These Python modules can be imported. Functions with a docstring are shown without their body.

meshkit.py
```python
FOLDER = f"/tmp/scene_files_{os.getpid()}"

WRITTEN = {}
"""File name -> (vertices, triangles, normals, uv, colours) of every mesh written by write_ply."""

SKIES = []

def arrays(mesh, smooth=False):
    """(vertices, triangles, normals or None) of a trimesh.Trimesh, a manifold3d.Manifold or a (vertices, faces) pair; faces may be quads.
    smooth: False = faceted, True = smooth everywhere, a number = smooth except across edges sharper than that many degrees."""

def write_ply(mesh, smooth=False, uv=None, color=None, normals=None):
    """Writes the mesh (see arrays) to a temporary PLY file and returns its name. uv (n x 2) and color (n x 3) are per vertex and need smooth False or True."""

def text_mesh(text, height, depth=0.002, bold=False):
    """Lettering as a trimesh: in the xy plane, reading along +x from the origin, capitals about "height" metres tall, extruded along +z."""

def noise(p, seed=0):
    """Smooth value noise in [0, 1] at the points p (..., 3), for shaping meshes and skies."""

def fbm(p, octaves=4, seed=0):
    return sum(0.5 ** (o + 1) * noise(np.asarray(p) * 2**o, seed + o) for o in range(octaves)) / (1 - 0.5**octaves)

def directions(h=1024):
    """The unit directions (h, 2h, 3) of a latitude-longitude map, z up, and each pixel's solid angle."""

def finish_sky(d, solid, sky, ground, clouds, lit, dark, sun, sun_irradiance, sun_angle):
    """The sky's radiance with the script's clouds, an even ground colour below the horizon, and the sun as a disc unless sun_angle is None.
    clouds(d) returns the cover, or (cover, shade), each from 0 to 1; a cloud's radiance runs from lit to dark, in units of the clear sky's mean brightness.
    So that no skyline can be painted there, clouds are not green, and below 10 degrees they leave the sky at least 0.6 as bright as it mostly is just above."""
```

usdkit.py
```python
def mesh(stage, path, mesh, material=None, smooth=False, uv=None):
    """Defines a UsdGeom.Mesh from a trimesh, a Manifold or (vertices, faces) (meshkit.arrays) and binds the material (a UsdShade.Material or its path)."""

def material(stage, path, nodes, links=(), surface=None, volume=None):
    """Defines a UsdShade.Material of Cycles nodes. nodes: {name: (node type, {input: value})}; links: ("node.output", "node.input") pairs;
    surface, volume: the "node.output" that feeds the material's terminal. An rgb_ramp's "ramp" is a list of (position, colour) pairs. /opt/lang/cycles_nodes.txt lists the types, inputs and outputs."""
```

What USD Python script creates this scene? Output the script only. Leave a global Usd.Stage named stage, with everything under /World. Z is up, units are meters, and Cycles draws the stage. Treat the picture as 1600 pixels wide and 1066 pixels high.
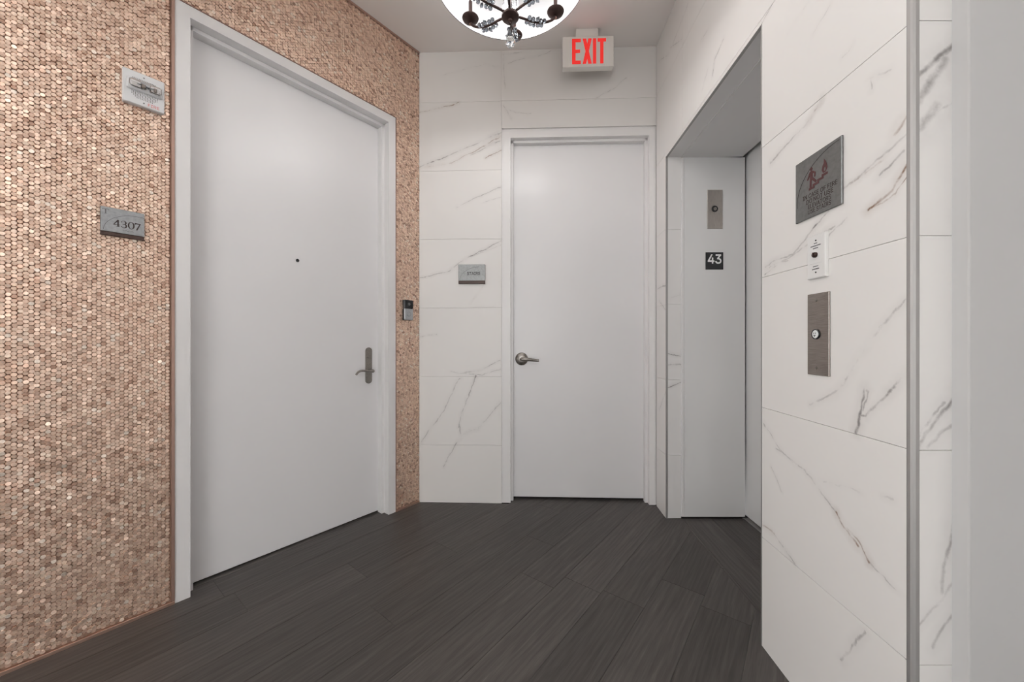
import math, random
import numpy as np
import trimesh
import manifold3d as m3
import shapely
from shapely import geometry as sg, affinity
import usdkit, meshkit
from pxr import Usd, UsdGeom, UsdLux, UsdShade, Gf, Sdf, Vt

stage = Usd.Stage.CreateInMemory()
UsdGeom.SetStageUpAxis(stage, 'Z')
UsdGeom.SetStageMetersPerUnit(stage, 1.0)
world = UsdGeom.Xform.Define(stage, '/World')
stage.SetDefaultPrim(world.GetPrim())
rng = random.Random(7)
nrng = np.random.default_rng(7)

# ------------------------------------------------------------------ camera, light, exposure
EYE = 1.09
cam = UsdGeom.Camera.Define(stage, '/World/camera')
cam.CreateHorizontalApertureAttr(36.0)
cam.CreateVerticalApertureAttr(36.0 * 1066 / 1600)
cam.CreateFocalLengthAttr(36.0 * 580 / 1600)
cam.CreateVerticalApertureOffsetAttr(36.0 / 1600)
cam.CreateClippingRangeAttr(Gf.Vec2f(0.02, 100))
cam.AddTranslateOp().Set(Gf.Vec3d(0, 0, EYE))
cam.AddRotateXYZOp().Set(Gf.Vec3f(90, 0, 0))
cam.CreateExposureAttr(1.0)
BULB = 84.0            # radiance of the candle bulbs of the chandeliers
BULB_COLOR = (1.0, 0.975, 0.96)
sky = UsdLux.DomeLight.Define(stage, '/World/sky')       # even overcast daylight beyond the lobby windows behind the viewer
sky.CreateColorAttr(Gf.Vec3f(1.0, 0.99, 0.985))
sky.CreateIntensityAttr(0.68)

# ------------------------------------------------------------------ plan (metres; camera at the origin looking along +y)
CEIL = 3.053
A = np.array([-0.630, 2.520])          # corner of the copper wall and the stair wall
B = np.array([0.958, 2.463])           # corner of the stair wall and the lift wall
F = np.array([0.8665, 0.8135])         # outer corner of the lift wall
TH = math.radians(38.45)
LU = np.array([math.sin(TH), math.cos(TH)])    # along the copper wall, away from the camera
BU = (B - A) / np.linalg.norm(B - A)
RU = (F - B) / np.linalg.norm(F - B)
LB = float(np.linalg.norm(B - A)); LR = float(np.linalg.norm(F - B))
T0, TD = 0.1755, 1.1335                # lift opening along the lift wall
OPEN_TOP = 2.228


def frame(o, r):
    """4x4: local x = right along the wall as one faces it, y = up, z = out of the wall."""
    m = np.eye(4)
    m[:3, 0] = [r[0], r[1], 0]; m[:3, 1] = [0, 0, 1]; m[:3, 2] = [r[1], -r[0], 0]
    m[:3, 3] = [o[0], o[1], o[2] if len(o) > 2 else 0]
    return m


ML = frame(A, LU)      # copper wall: x runs from negative (near) to 0 at the corner
MB = frame(A, BU)      # stair wall: x from 0 to LB
MR = frame(B, RU)      # lift wall: x from 0 (far corner) to LR
FACE_Y = 0.801
MF = frame((0.879, FACE_Y), (1.0, 0.0))
MJ = frame(tuple(B + RU * T0), (1.0, 0.0))   # far jamb of the lift opening, faces the camera

# ------------------------------------------------------------------ scene helpers
names = {}


def path_for(name, parent):
    base = (parent if isinstance(parent, str) else parent.GetPath().pathString if parent else '/World') + '/' + name
    n = names.get(base, 0); names[base] = n + 1
    return base if n == 0 else f'{base}_{n:03d}'


def obj(name, mesh, mat, parent=None, smooth=False, tone=None):
    p = path_for(name, parent)
    m = usdkit.mesh(stage, p, mesh, mat, smooth=smooth)
    if tone is not None:
        UsdGeom.PrimvarsAPI(m).CreatePrimvar('tone', Sdf.ValueTypeNames.FloatArray, 'vertex').Set(Vt.FloatArray.FromNumpy(np.asarray(tone, np.float32)))
    return m.GetPrim()


def tag(o, label=None, cat=None, group=None, kind=None):
    for k, v in (('label', label), ('category', cat), ('group', group), ('kind', kind)):
        if v: o.SetCustomDataByKey(k, v)
    return o


def thing(name, matrix, label=None, cat=None, group=None, kind=None):
    x = UsdGeom.Xform.Define(stage, path_for(name, None))
    if matrix is not None:
        x.AddTransformOp().Set(Gf.Matrix4d(*np.asarray(matrix, float).T.ravel().tolist()))
    return tag(x.GetPrim(), label, cat, group, kind)


def at(m, x, y, z=0.0):
    return m @ trimesh.transformations.translation_matrix([x, y, z])


# ------------------------------------------------------------------ mesh helpers
def cat_(ms): return trimesh.util.concatenate(ms)


def tm(m):
    a = m.to_mesh()
    return trimesh.Trimesh(a.vert_properties[:, :3], a.tri_verts, process=False)


def rbox(x0, x1, y0, y1, z0, z1, b=0.0015):
    b = min(b, (x1 - x0) / 2.5, (y1 - y0) / 2.5, (z1 - z0) / 2.5)
    pts = []
    for (ax, ay, az) in ((b, b, 0), (b, 0, b), (0, b, b)):
        for x in (x0 + ax, x1 - ax):
            for y in (y0 + ay, y1 - ay):
                for z in (z0 + az, z1 - az):
                    pts.append((x, y, z))
    return tm(m3.Manifold.hull_points(np.array(pts)))


def box(x0, x1, y0, y1, z0, z1):
    m = trimesh.creation.box([x1 - x0, y1 - y0, z1 - z0]); m.apply_translation([(x0 + x1) / 2, (y0 + y1) / 2, (z0 + z1) / 2])
    return m


def lathe(profile, n=24, axis='z'):
    m = trimesh.creation.revolve(np.array(profile, float), sections=n)
    if m.volume < 0: m.invert()
    return m


def cyl(r, z0, z1, n=20, b=0.0):
    if b: return lathe([(0, z0), (r - b, z0), (r, z0 + b), (r, z1 - b), (r - b, z1), (0, z1)], n)
    return lathe([(0, z0), (r, z0), (r, z1), (0, z1)], n)


def move(m, x=0, y=0, z=0):
    m = m.copy(); m.apply_translation([x, y, z]); return m


def rot(m, deg, ax, p=(0, 0, 0)):
    m = m.copy(); m.apply_transform(trimesh.transformations.rotation_matrix(math.radians(deg), ax, p)); return m


def tube(pts, radii, n=10, caps=True):
    p = np.asarray(pts, float); r = np.broadcast_to(radii, (len(p),))
    t = np.gradient(p, axis=0); t /= np.linalg.norm(t, axis=1, keepdims=True)
    ref = np.array([0.123, 0.456, 0.88]); ref /= np.linalg.norm(ref)
    a = np.cross(t, ref); a /= np.linalg.norm(a, axis=1, keepdims=True)
    b = np.cross(t, a)
    ang = np.arange(n) * 2 * np.pi / n
    v = (p[:, None] + r[:, None, None] * (np.cos(ang)[None, :, None] * a[:, None] + np.sin(ang)[None, :, None] * b[:, None])).reshape(-1, 3)
    f = []
    for i in range(len(p) - 1):
        for j in range(n):
            k = (j + 1) % n
            f += [[i * n + j, i * n + k, (i + 1) * n + k], [i * n + j, (i + 1) * n + k, (i + 1) * n + j]]
    v = np.vstack([v, p[:1], p[-1:]]); c0, c1 = len(v) - 2, len(v) - 1; e = (len(p) - 1) * n
    for j in range(n):
        k = (j + 1) % n
        f += [[c0, k, j], [c1, e + j, e + k]]
    m = trimesh.Trimesh(v, f, process=False)
    if m.volume < 0: m.invert()
    return m


def spline(pts, n=8):
    from scipy.interpolate import CubicSpline
    p = np.asarray(pts, float); s = np.r_[0, np.cumsum(np.linalg.norm(np.diff(p, axis=0), axis=1))]
    return CubicSpline(s, p)(np.linspace(0, s[-1], n * (len(p) - 1) + 1))


def ext(poly, z0, z1):
    gs = getattr(poly, 'geoms', [poly])
    return cat_([move(trimesh.creation.extrude_polygon(g, z1 - z0, engine='earcut'), 0, 0, z0) for g in gs if g.area > 1e-10])


def text(s, h, cx=None, x=None, y=0, z=0, bold=False, depth=0.0006, sx=1.0):
    m = meshkit.text_mesh(s, h, depth, bold)
    m.apply_scale([sx, 1, 1])
    b = m.bounds
    dx = (cx - (b[0, 0] + b[1, 0]) / 2) if cx is not None else (x - b[0, 0])
    return move(m, dx, y, z)


def rect(x0, x1, y0, y1): return sg.box(x0, y0, x1, y1)


# ------------------------------------------------------------------ materials
LK = '/World/Looks/'
UsdGeom.Scope.Define(stage, '/World/Looks')


def plain(name, col, rough=0.5, metal=0.0, spec=0.5, bump=0.0, bscale=400.0, mott=0.0, mscale=6.0, **kw):
    nodes = {'p': ('principled_bsdf', dict(base_color=col, roughness=rough, metallic=metal, specular_ior_level=spec, **kw)), 'g': ('geometry', {})}
    links = []
    if mott:
        nodes['n'] = ('noise_texture', {'scale': mscale, 'detail': 4.0})
        nodes['r'] = ('rgb_ramp', {'ramp': [(0.3, tuple(c * (1 - mott) for c in col)), (0.7, tuple(min(1, c * (1 + mott)) for c in col))]})
        links += [('g.position', 'n.vector'), ('n.fac', 'r.fac'), ('r.color', 'p.base_color')]
    if bump:
        nodes['bn'] = ('noise_texture', {'scale': bscale, 'detail': 2.0})
        nodes['b'] = ('bump', {'strength': bump, 'distance': 0.001})
        links += [('g.position', 'bn.vector'), ('bn.fac', 'b.height'), ('b.normal', 'p.normal')]
    return usdkit.material(stage, LK + name, nodes, links, surface='p.BSDF')


def brushed(name, col, rough=0.32, stretch=(1, 1, 60)):
    nodes = {'g': ('texture_coordinate', {}), 'mp': ('mapping', {'scale': stretch}),
             'n': ('noise_texture', {'scale': 25.0, 'detail': 4.0}),
             'r': ('rgb_ramp', {'ramp': [(0.25, tuple(c * 0.82 for c in col)), (0.75, tuple(min(1, c * 1.12) for c in col))]}),
             'rr': ('map_range', {'from_min': 0.2, 'from_max': 0.8, 'to_min': rough - 0.06, 'to_max': rough + 0.1}),
             'p': ('principled_bsdf', {'metallic': 1.0})}
    return usdkit.material(stage, LK + name, nodes, [('g.object', 'mp.vector'), ('mp.vector', 'n.vector'), ('n.fac', 'r.fac'), ('r.color', 'p.base_color'), ('n.fac', 'rr.value'), ('rr.result', 'p.roughness')], surface='p.BSDF')


M = {}
M['door'] = plain('door_paint', (0.80, 0.79, 0.80), 0.33, mott=0.006, mscale=3, bump=0.05, bscale=90)
M['frame'] = plain('frame_paint', (0.80, 0.785, 0.785), 0.36, bump=0.05, bscale=120)
M['ceiling'] = plain('ceiling_paint', (0.90, 0.865, 0.85), 0.9, spec=0.1, bump=0.15, bscale=220)
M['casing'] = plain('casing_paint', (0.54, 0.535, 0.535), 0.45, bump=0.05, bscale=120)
M['wall'] = plain('wall_paint', (0.84, 0.825, 0.82), 0.7, spec=0.25, bump=0.12, bscale=200)
M['liftwhite'] = plain('lift_frame_enamel', (0.75, 0.745, 0.745), 0.34, mott=0.006, mscale=4)
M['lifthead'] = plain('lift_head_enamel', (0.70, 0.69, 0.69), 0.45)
M['grout'] = plain('grout', (0.78, 0.765, 0.755), 0.9, spec=0.1)
M['dark_gap'] = plain('dark_gap', (0.03, 0.028, 0.027), 0.9, spec=0.1)
M['subfloor'] = plain('subfloor', (0.02, 0.018, 0.017), 0.9, spec=0.1)
M['steel'] = brushed('brushed_steel', (0.36, 0.32, 0.295), 0.34, (1, 60, 1))
M['steel_h'] = brushed('brushed_steel_crosswise', (0.50, 0.465, 0.435), 0.36, (60, 1, 1))
M['nickel'] = brushed('satin_nickel', (0.36, 0.335, 0.31), 0.30, (20, 20, 20))
M['edge_metal'] = plain('edge_trim_metal', (0.46, 0.45, 0.445), 0.6, metal=0.9)
M['copper_trim'] = plain('copper_trim', (0.70, 0.47, 0.37), 0.36, metal=0.85, mott=0.05, mscale=20)
M['copper_dark'] = plain('copper_side_trim', (0.50, 0.33, 0.27), 0.45, metal=0.7)
M['copper_back'] = plain('mosaic_backing', (0.42, 0.28, 0.21), 0.8, spec=0.2)
M['signgrey'] = brushed('sign_grey_metal', (0.26, 0.265, 0.265), 0.42, (4, 4, 4))
M['signlight'] = brushed('sign_light_metal', (0.40, 0.415, 0.43), 0.40, (4, 4, 4))
M['signbrown'] = plain('sign_brown_band', (0.075, 0.040, 0.032), 0.45)
M['ink'] = plain('dark_ink', (0.035, 0.028, 0.028), 0.6)
M['inkbrown'] = plain('brown_ink', (0.040, 0.024, 0.022), 0.6)
M['inkred'] = plain('dark_red_ink', (0.10, 0.032, 0.034), 0.55)
M['signline'] = plain('sign_groove', (0.16, 0.16, 0.165), 0.6)
M['black'] = plain('black_plastic', (0.018, 0.018, 0.020), 0.35)
M['bellgrey'] = plain('bell_grey_plastic', (0.45, 0.46, 0.48), 0.35, metal=0.3)
M['whiteplastic'] = plain('white_plastic', (0.78, 0.77, 0.765), 0.38)
M['greyplastic'] = plain('pale_grey_plastic', (0.70, 0.70, 0.71), 0.42)
M['white_ink'] = plain('white_print', (0.85, 0.85, 0.85), 0.5)
M['red_print'] = plain('red_print', (0.75, 0.22, 0.22), 0.5)
M['signhouse'] = plain('exit_sign_housing', (0.80, 0.775, 0.74), 0.45)
M['bronze'] = plain('dark_bronze', (0.060, 0.036, 0.032), 0.36, metal=0.6, mott=0.2, mscale=60)
M['bronze_bright'] = plain('worn_copper_tip', (0.62, 0.36, 0.28), 0.3, metal=1.0)
M['shade_out'] = plain('shade_fabric', (0.78, 0.76, 0.74), 0.8, spec=0.2, bump=0.2, bscale=900)
M['glass'] = usdkit.material(stage, LK + 'crystal', {'p': ('principled_bsdf', {'base_color': (0.97, 0.985, 1.0), 'transmission_weight': 1.0, 'roughness': 0.0, 'ior': 1.6})}, [], surface='p.BSDF')
M['bead'] = usdkit.material(stage, LK + 'smoky_crystal', {'p': ('principled_bsdf', {'base_color': (0.26, 0.29, 0.33), 'transmission_weight': 1.0, 'roughness': 0.0, 'ior': 1.6})}, [], surface='p.BSDF')
M['reflector'] = plain('bright_reflector', (0.88, 0.88, 0.89), 0.15, metal=1.0)
M['rim'] = plain('shade_rim_grey', (0.36, 0.35, 0.345), 0.5)
M['lens'] = usdkit.material(stage, LK + 'strobe_lens', {'p': ('principled_bsdf', {'base_color': (0.97, 0.975, 0.98), 'transmission_weight': 1.0, 'roughness': 0.03, 'ior': 1.35})}, [], surface='p.BSDF')
M['pane'] = usdkit.material(stage, LK + 'window_pane', {'t': ('transparent_bsdf', {'color': (0.97, 0.98, 0.975)}), 'gl': ('glossy_bsdf', {'roughness': 0.0, 'color': (1, 1, 1)}), 'f': ('fresnel', {'IOR': 1.3}), 'm': ('mix_closure', {})},
                            [('f.fac', 'm.fac'), ('t.BSDF', 'm.closure1'), ('gl.BSDF', 'm.closure2')], surface='m.closure')
M['bulb'] = usdkit.material(stage, LK + 'lit_bulb', {'e': ('emission', {'color': BULB_COLOR, 'strength': BULB})}, [], surface='e.emission')
M['exit_red'] = usdkit.material(stage, LK + 'exit_letters', {'p': ('principled_bsdf', {'base_color': (0.85, 0.03, 0.03), 'roughness': 0.4, 'emission_color': (1.0, 0.03, 0.02), 'emission_strength': 0.22})}, [], surface='p.BSDF')
M['call_white'] = usdkit.material(stage, LK + 'call_button_face', {'p': ('principled_bsdf', {'base_color': (0.8, 0.82, 0.82), 'roughness': 0.3})}, [], surface='p.BSDF')
# white lining of the shade lets a little of the light through
M['shade'] = usdkit.material(stage, LK + 'shade_lining', {'d': ('diffuse_bsdf', {'color': (0.40, 0.41, 0.43)}), 't': ('translucent_bsdf', {'color': (0.8, 0.76, 0.70)}), 'm': ('mix_closure', {'fac': 0.5})},
                             [('d.BSDF', 'm.closure1'), ('t.BSDF', 'm.closure2')], surface='m.closure')


def mosaic_material():
    nodes = {'a': ('attribute', {'attribute': 'tone'}),
             'r': ('rgb_ramp', {'ramp': [(0.0, (0.56, 0.36, 0.27)), (0.2, (0.72, 0.50, 0.39)), (0.45, (0.80, 0.59, 0.47)), (0.65, (0.85, 0.65, 0.53)), (0.82, (0.90, 0.70, 0.57)), (0.93, (0.92, 0.75, 0.62)), (1.0, (0.90, 0.78, 0.68))]}),
             'rr': ('map_range', {'from_min': 0.0, 'from_max': 1.0, 'to_min': 0.30, 'to_max': 0.46}),
             'g': ('geometry', {}), 'n': ('noise_texture', {'scale': 160.0, 'detail': 3.0}),
             'b': ('bump', {'strength': 0.25, 'distance': 0.001}),
             'nm': ('map_range', {'from_min': 0.3, 'from_max': 0.7, 'to_min': 0.94, 'to_max': 1.14}),
             'h': ('hsv', {}),
             'p': ('principled_bsdf', {'metallic': 0.7, 'specular_ior_level': 0.5})}
    return usdkit.material(stage, LK + 'copper_mosaic', nodes, [('a.fac', 'r.fac'), ('r.color', 'h.color'), ('n.fac', 'nm.value'), ('nm.result', 'h.value'), ('h.color', 'p.base_color'), ('a.fac', 'rr.value'), ('rr.result', 'p.roughness'),
                            ('g.position', 'n.vector'), ('n.fac', 'b.height'), ('b.normal', 'p.normal')], surface='p.BSDF')


M['mosaic'] = mosaic_material()


def marble(name, veins, base=(0.80, 0.78, 0.765), rough=0.42):
    """White polished tile with the veins laid down as wandering lines between the given points (world metres): (p0, p1, width, strength, brownness)."""
    N = {'g': ('geometry', {}),
         'n1': ('noise_texture', {'scale': 7.0, 'detail': 3.0, 'roughness': 0.55}), 'n2': ('noise_texture', {'scale': 34.0, 'detail': 4.0, 'roughness': 0.6}),
         's1': ('vector_math', {'math_type': 'subtract', 'vector2': (0.5, 0.5, 0.5)}), 's2': ('vector_math', {'math_type': 'subtract', 'vector2': (0.5, 0.5, 0.5)}),
         'm1': ('vector_math', {'math_type': 'scale', 'scale': 0.030}), 'm2': ('vector_math', {'math_type': 'scale', 'scale': 0.014}),
         'a1': ('vector_math', {'math_type': 'add'}), 'w': ('vector_math', {'math_type': 'add'}),
         'pn': ('noise_texture', {'scale': 13.0, 'detail': 4.0, 'roughness': 0.65}),
         'pm': ('map_range', {'from_min': 0.38, 'from_max': 0.56, 'to_min': 0.40, 'to_max': 1.0}),
         'off': ('vector_math', {'math_type': 'add', 'vector2': (3.1, 7.7, 1.3)})}
    Lk = [('g.position', 'n1.vector'), ('g.position', 'n2.vector'), ('n1.color', 's1.vector1'), ('n2.color', 's2.vector1'), ('s1.vector', 'm1.vector1'), ('s2.vector', 'm2.vector1'),
          ('g.position', 'a1.vector1'), ('m1.vector', 'a1.vector2'), ('a1.vector', 'w.vector1'), ('m2.vector', 'w.vector2'), ('g.position', 'off.vector1'), ('off.vector', 'pn.vector'), ('pn.fac', 'pm.value')]
    prev = {'g': None, 'b': None}
    for i, (p0, p1, wd, st, br) in enumerate(veins):
        p0 = np.array(p0, float); p1 = np.array(p1, float); d = p1 - p0; L2 = float(d @ d)
        k = f'v{i}'
        N[k + 'p'] = ('vector_math', {'math_type': 'subtract', 'vector2': tuple(p0)})
        N[k + 'd'] = ('vector_math', {'math_type': 'dot_product', 'vector2': tuple(d / L2)})
        N[k + 'c'] = ('clamp', {'min': 0.0, 'max': 1.0})
        N[k + 'q'] = ('vector_math', {'math_type': 'scale', 'vector1': tuple(d)})
        N[k + 'r'] = ('vector_math', {'math_type': 'subtract'})
        N[k + 'l'] = ('vector_math', {'math_type': 'length'})
        # fine dark thread
        N[k + 'f'] = ('map_range', {'range_type': 'smoothstep', 'from_min': 0.0, 'from_max': wd * 1.2, 'to_min': st * 0.9, 'to_max': 0.0})
        # soft halo
        N[k + 'h'] = ('map_range', {'range_type': 'smoothstep', 'from_min': 0.0, 'from_max': wd * 6, 'to_min': st * 0.16, 'to_max': 0.0})
        N[k + 's'] = ('math', {'math_type': 'add'})
        Lk += [('w.vector', k + 'p.vector1'), (k + 'p.vector', k + 'd.vector1'), (k + 'd.value', k + 'c.value'), (k + 'c.result', k + 'q.scale'), (k + 'p.vector', k + 'r.vector1'), (k + 'q.vector', k + 'r.vector2'),
               (k + 'r.vector', k + 'l.vector1'), (k + 'l.value', k + 'f.value'), (k + 'l.value', k + 'h.value'), (k + 'f.result', k + 's.value1'), (k + 'h.result', k + 's.value2')]
        ch = 'b' if br else 'g'
        if prev[ch] is None: prev[ch] = k + 's.value'
        else:
            N[k + 'x'] = ('math', {'math_type': 'maximum'})
            Lk += [(prev[ch], k + 'x.value1'), (k + 's.value', k + 'x.value2')]; prev[ch] = k + 'x.value'
    col = {'mix': ('mix_color', {'a': base, 'b': (0.27, 0.25, 0.245)}), 'mixb': ('mix_color', {'b': (0.27, 0.175, 0.125)}),
           'mg': ('math', {'math_type': 'multiply', 'use_clamp': True}), 'mb': ('math', {'math_type': 'multiply', 'use_clamp': True}),
           'p': ('principled_bsdf', {'roughness': rough, 'specular_ior_level': 0.45, 'base_color': base})}
    N.update(col)
    cur = None
    if prev['g']:
        Lk += [(prev['g'], 'mg.value1'), ('pm.result', 'mg.value2'), ('mg.value', 'mix.fac')]
    else:
        N['mix'][1]['fac'] = 0.0
    Lk += [('mix.result', 'mixb.a')]
    if prev['b']:
        Lk += [(prev['b'], 'mb.value1'), ('pm.result', 'mb.value2'), ('mb.value', 'mixb.fac')]
    else:
        N['mixb'][1]['fac'] = 0.0
    Lk += [('mixb.result', 'p.base_color')]
    return usdkit.material(stage, LK + name, N, Lk, surface='p.BSDF')


def PB(x, y): return (MB @ [x, y, 0, 1])[:3]
def PR(x, y): return (MR @ [x, y, 0, 1])[:3]
def PF(x, y): return (MF @ [x, y, 0, 1])[:3]


M['marble_b'] = marble('marble_stair_wall', [
    (PB(-0.000, 2.650), PB(0.223, 2.686), 0.0042, 0.7, 1),
    (PB(0.223, 2.686), PB(0.271, 2.706), 0.0042, 0.7, 1),
    (PB(-0.000, 2.272), PB(0.149, 2.330), 0.0045, 0.75, 0),
    (PB(0.149, 2.330), PB(0.332, 2.409), 0.0045, 0.75, 0),
    (PB(0.332, 2.409), PB(0.561, 2.499), 0.0045, 0.75, 0),
    (PB(0.044, 2.271), PB(0.223, 2.303), 0.004, 0.65, 1),
    (PB(0.223, 2.303), PB(0.367, 2.374), 0.004, 0.65, 1),
    (PB(0.367, 2.374), PB(0.561, 2.478), 0.004, 0.65, 1),
    (PB(0.453, 2.325), PB(0.561, 2.379), 0.004, 0.7, 1),
    (PB(0.349, 2.352), PB(0.561, 2.452), 0.003, 0.5, 0),
    (PB(0.258, 1.999), PB(0.436, 2.087), 0.004, 0.55, 0),
    (PB(0.436, 2.087), PB(0.553, 2.129), 0.004, 0.55, 0),
    (PB(0.423, 2.023), PB(0.553, 2.064), 0.003, 0.3, 0),
    (PB(-0.000, 1.520), PB(0.206, 1.571), 0.0042, 0.75, 0),
    (PB(0.206, 1.571), PB(0.275, 1.627), 0.0042, 0.75, 0),
    (PB(0.275, 1.627), PB(0.553, 1.767), 0.0042, 0.75, 0),
    (PB(0.284, 1.635), PB(0.458, 1.703), 0.003, 0.4, 0),
    (PB(0.458, 1.703), PB(0.561, 1.745), 0.003, 0.4, 0),
    (PB(-0.000, 1.125), PB(0.123, 1.138), 0.0034, 0.6, 0),
    (PB(0.293, 0.874), PB(0.419, 0.896), 0.0036, 0.6, 0),
    (PB(0.419, 0.896), PB(0.553, 0.965), 0.0036, 0.6, 0),
    (PB(0.219, 0.891), PB(0.275, 0.874), 0.003, 0.5, 0),
    (PB(0.275, 0.874), PB(0.423, 0.861), 0.003, 0.5, 0),
    (PB(0.423, 0.861), PB(0.553, 0.905), 0.003, 0.5, 0),
    (PB(0.004, 0.391), PB(0.166, 0.626), 0.005, 0.55, 0),
    (PB(0.166, 0.626), PB(0.275, 0.839), 0.005, 0.55, 0),
    (PB(0.384, 0.857), PB(0.293, 0.605), 0.0045, 0.7, 0),
    (PB(0.293, 0.605), PB(0.267, 0.510), 0.0045, 0.7, 0),
    (PB(0.275, 0.536), PB(0.284, 0.441), 0.0042, 0.7, 0),
    (PB(0.284, 0.441), PB(0.206, 0.319), 0.0042, 0.7, 0),
    (PB(0.293, 0.458), PB(0.401, 0.502), 0.0048, 0.55, 0),
    (PB(0.401, 0.502), PB(0.553, 0.680), 0.0048, 0.55, 0),
    (PB(0.284, 0.445), PB(0.349, 0.489), 0.003, 0.6, 0),
    (PB(0.349, 1.345), PB(0.458, 1.496), 0.003, 0.4, 1),
    (PB(0.206, 0.328), PB(0.171, 0.240), 0.0035, 0.5, 0),
    (PB(0.570, 3.029), PB(0.759, 3.041), 0.003, 0.4, 0),
    (PB(0.609, 2.968), PB(0.759, 2.998), 0.0032, 0.4, 0),
    (PB(0.759, 2.998), PB(0.931, 3.045), 0.0032, 0.4, 0),
    (PB(0.570, 3.025), PB(0.587, 2.788), 0.006, 0.25, 0),
    (PB(1.186, 2.717), PB(1.334, 2.791), 0.003, 0.4, 0),
    (PB(1.334, 2.791), PB(1.389, 2.845), 0.003, 0.4, 0),
    (PB(0.570, 2.680), PB(0.630, 2.593), 0.0034, 0.45, 0),
    (PB(0.609, 2.649), PB(0.759, 2.620), 0.003, 0.35, 0),
    (PB(0.153, 2.893), PB(0.445, 2.964), 0.003, 0.25, 0),
    (PB(0.445, 2.964), PB(0.557, 2.939), 0.003, 0.25, 0)])
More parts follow.
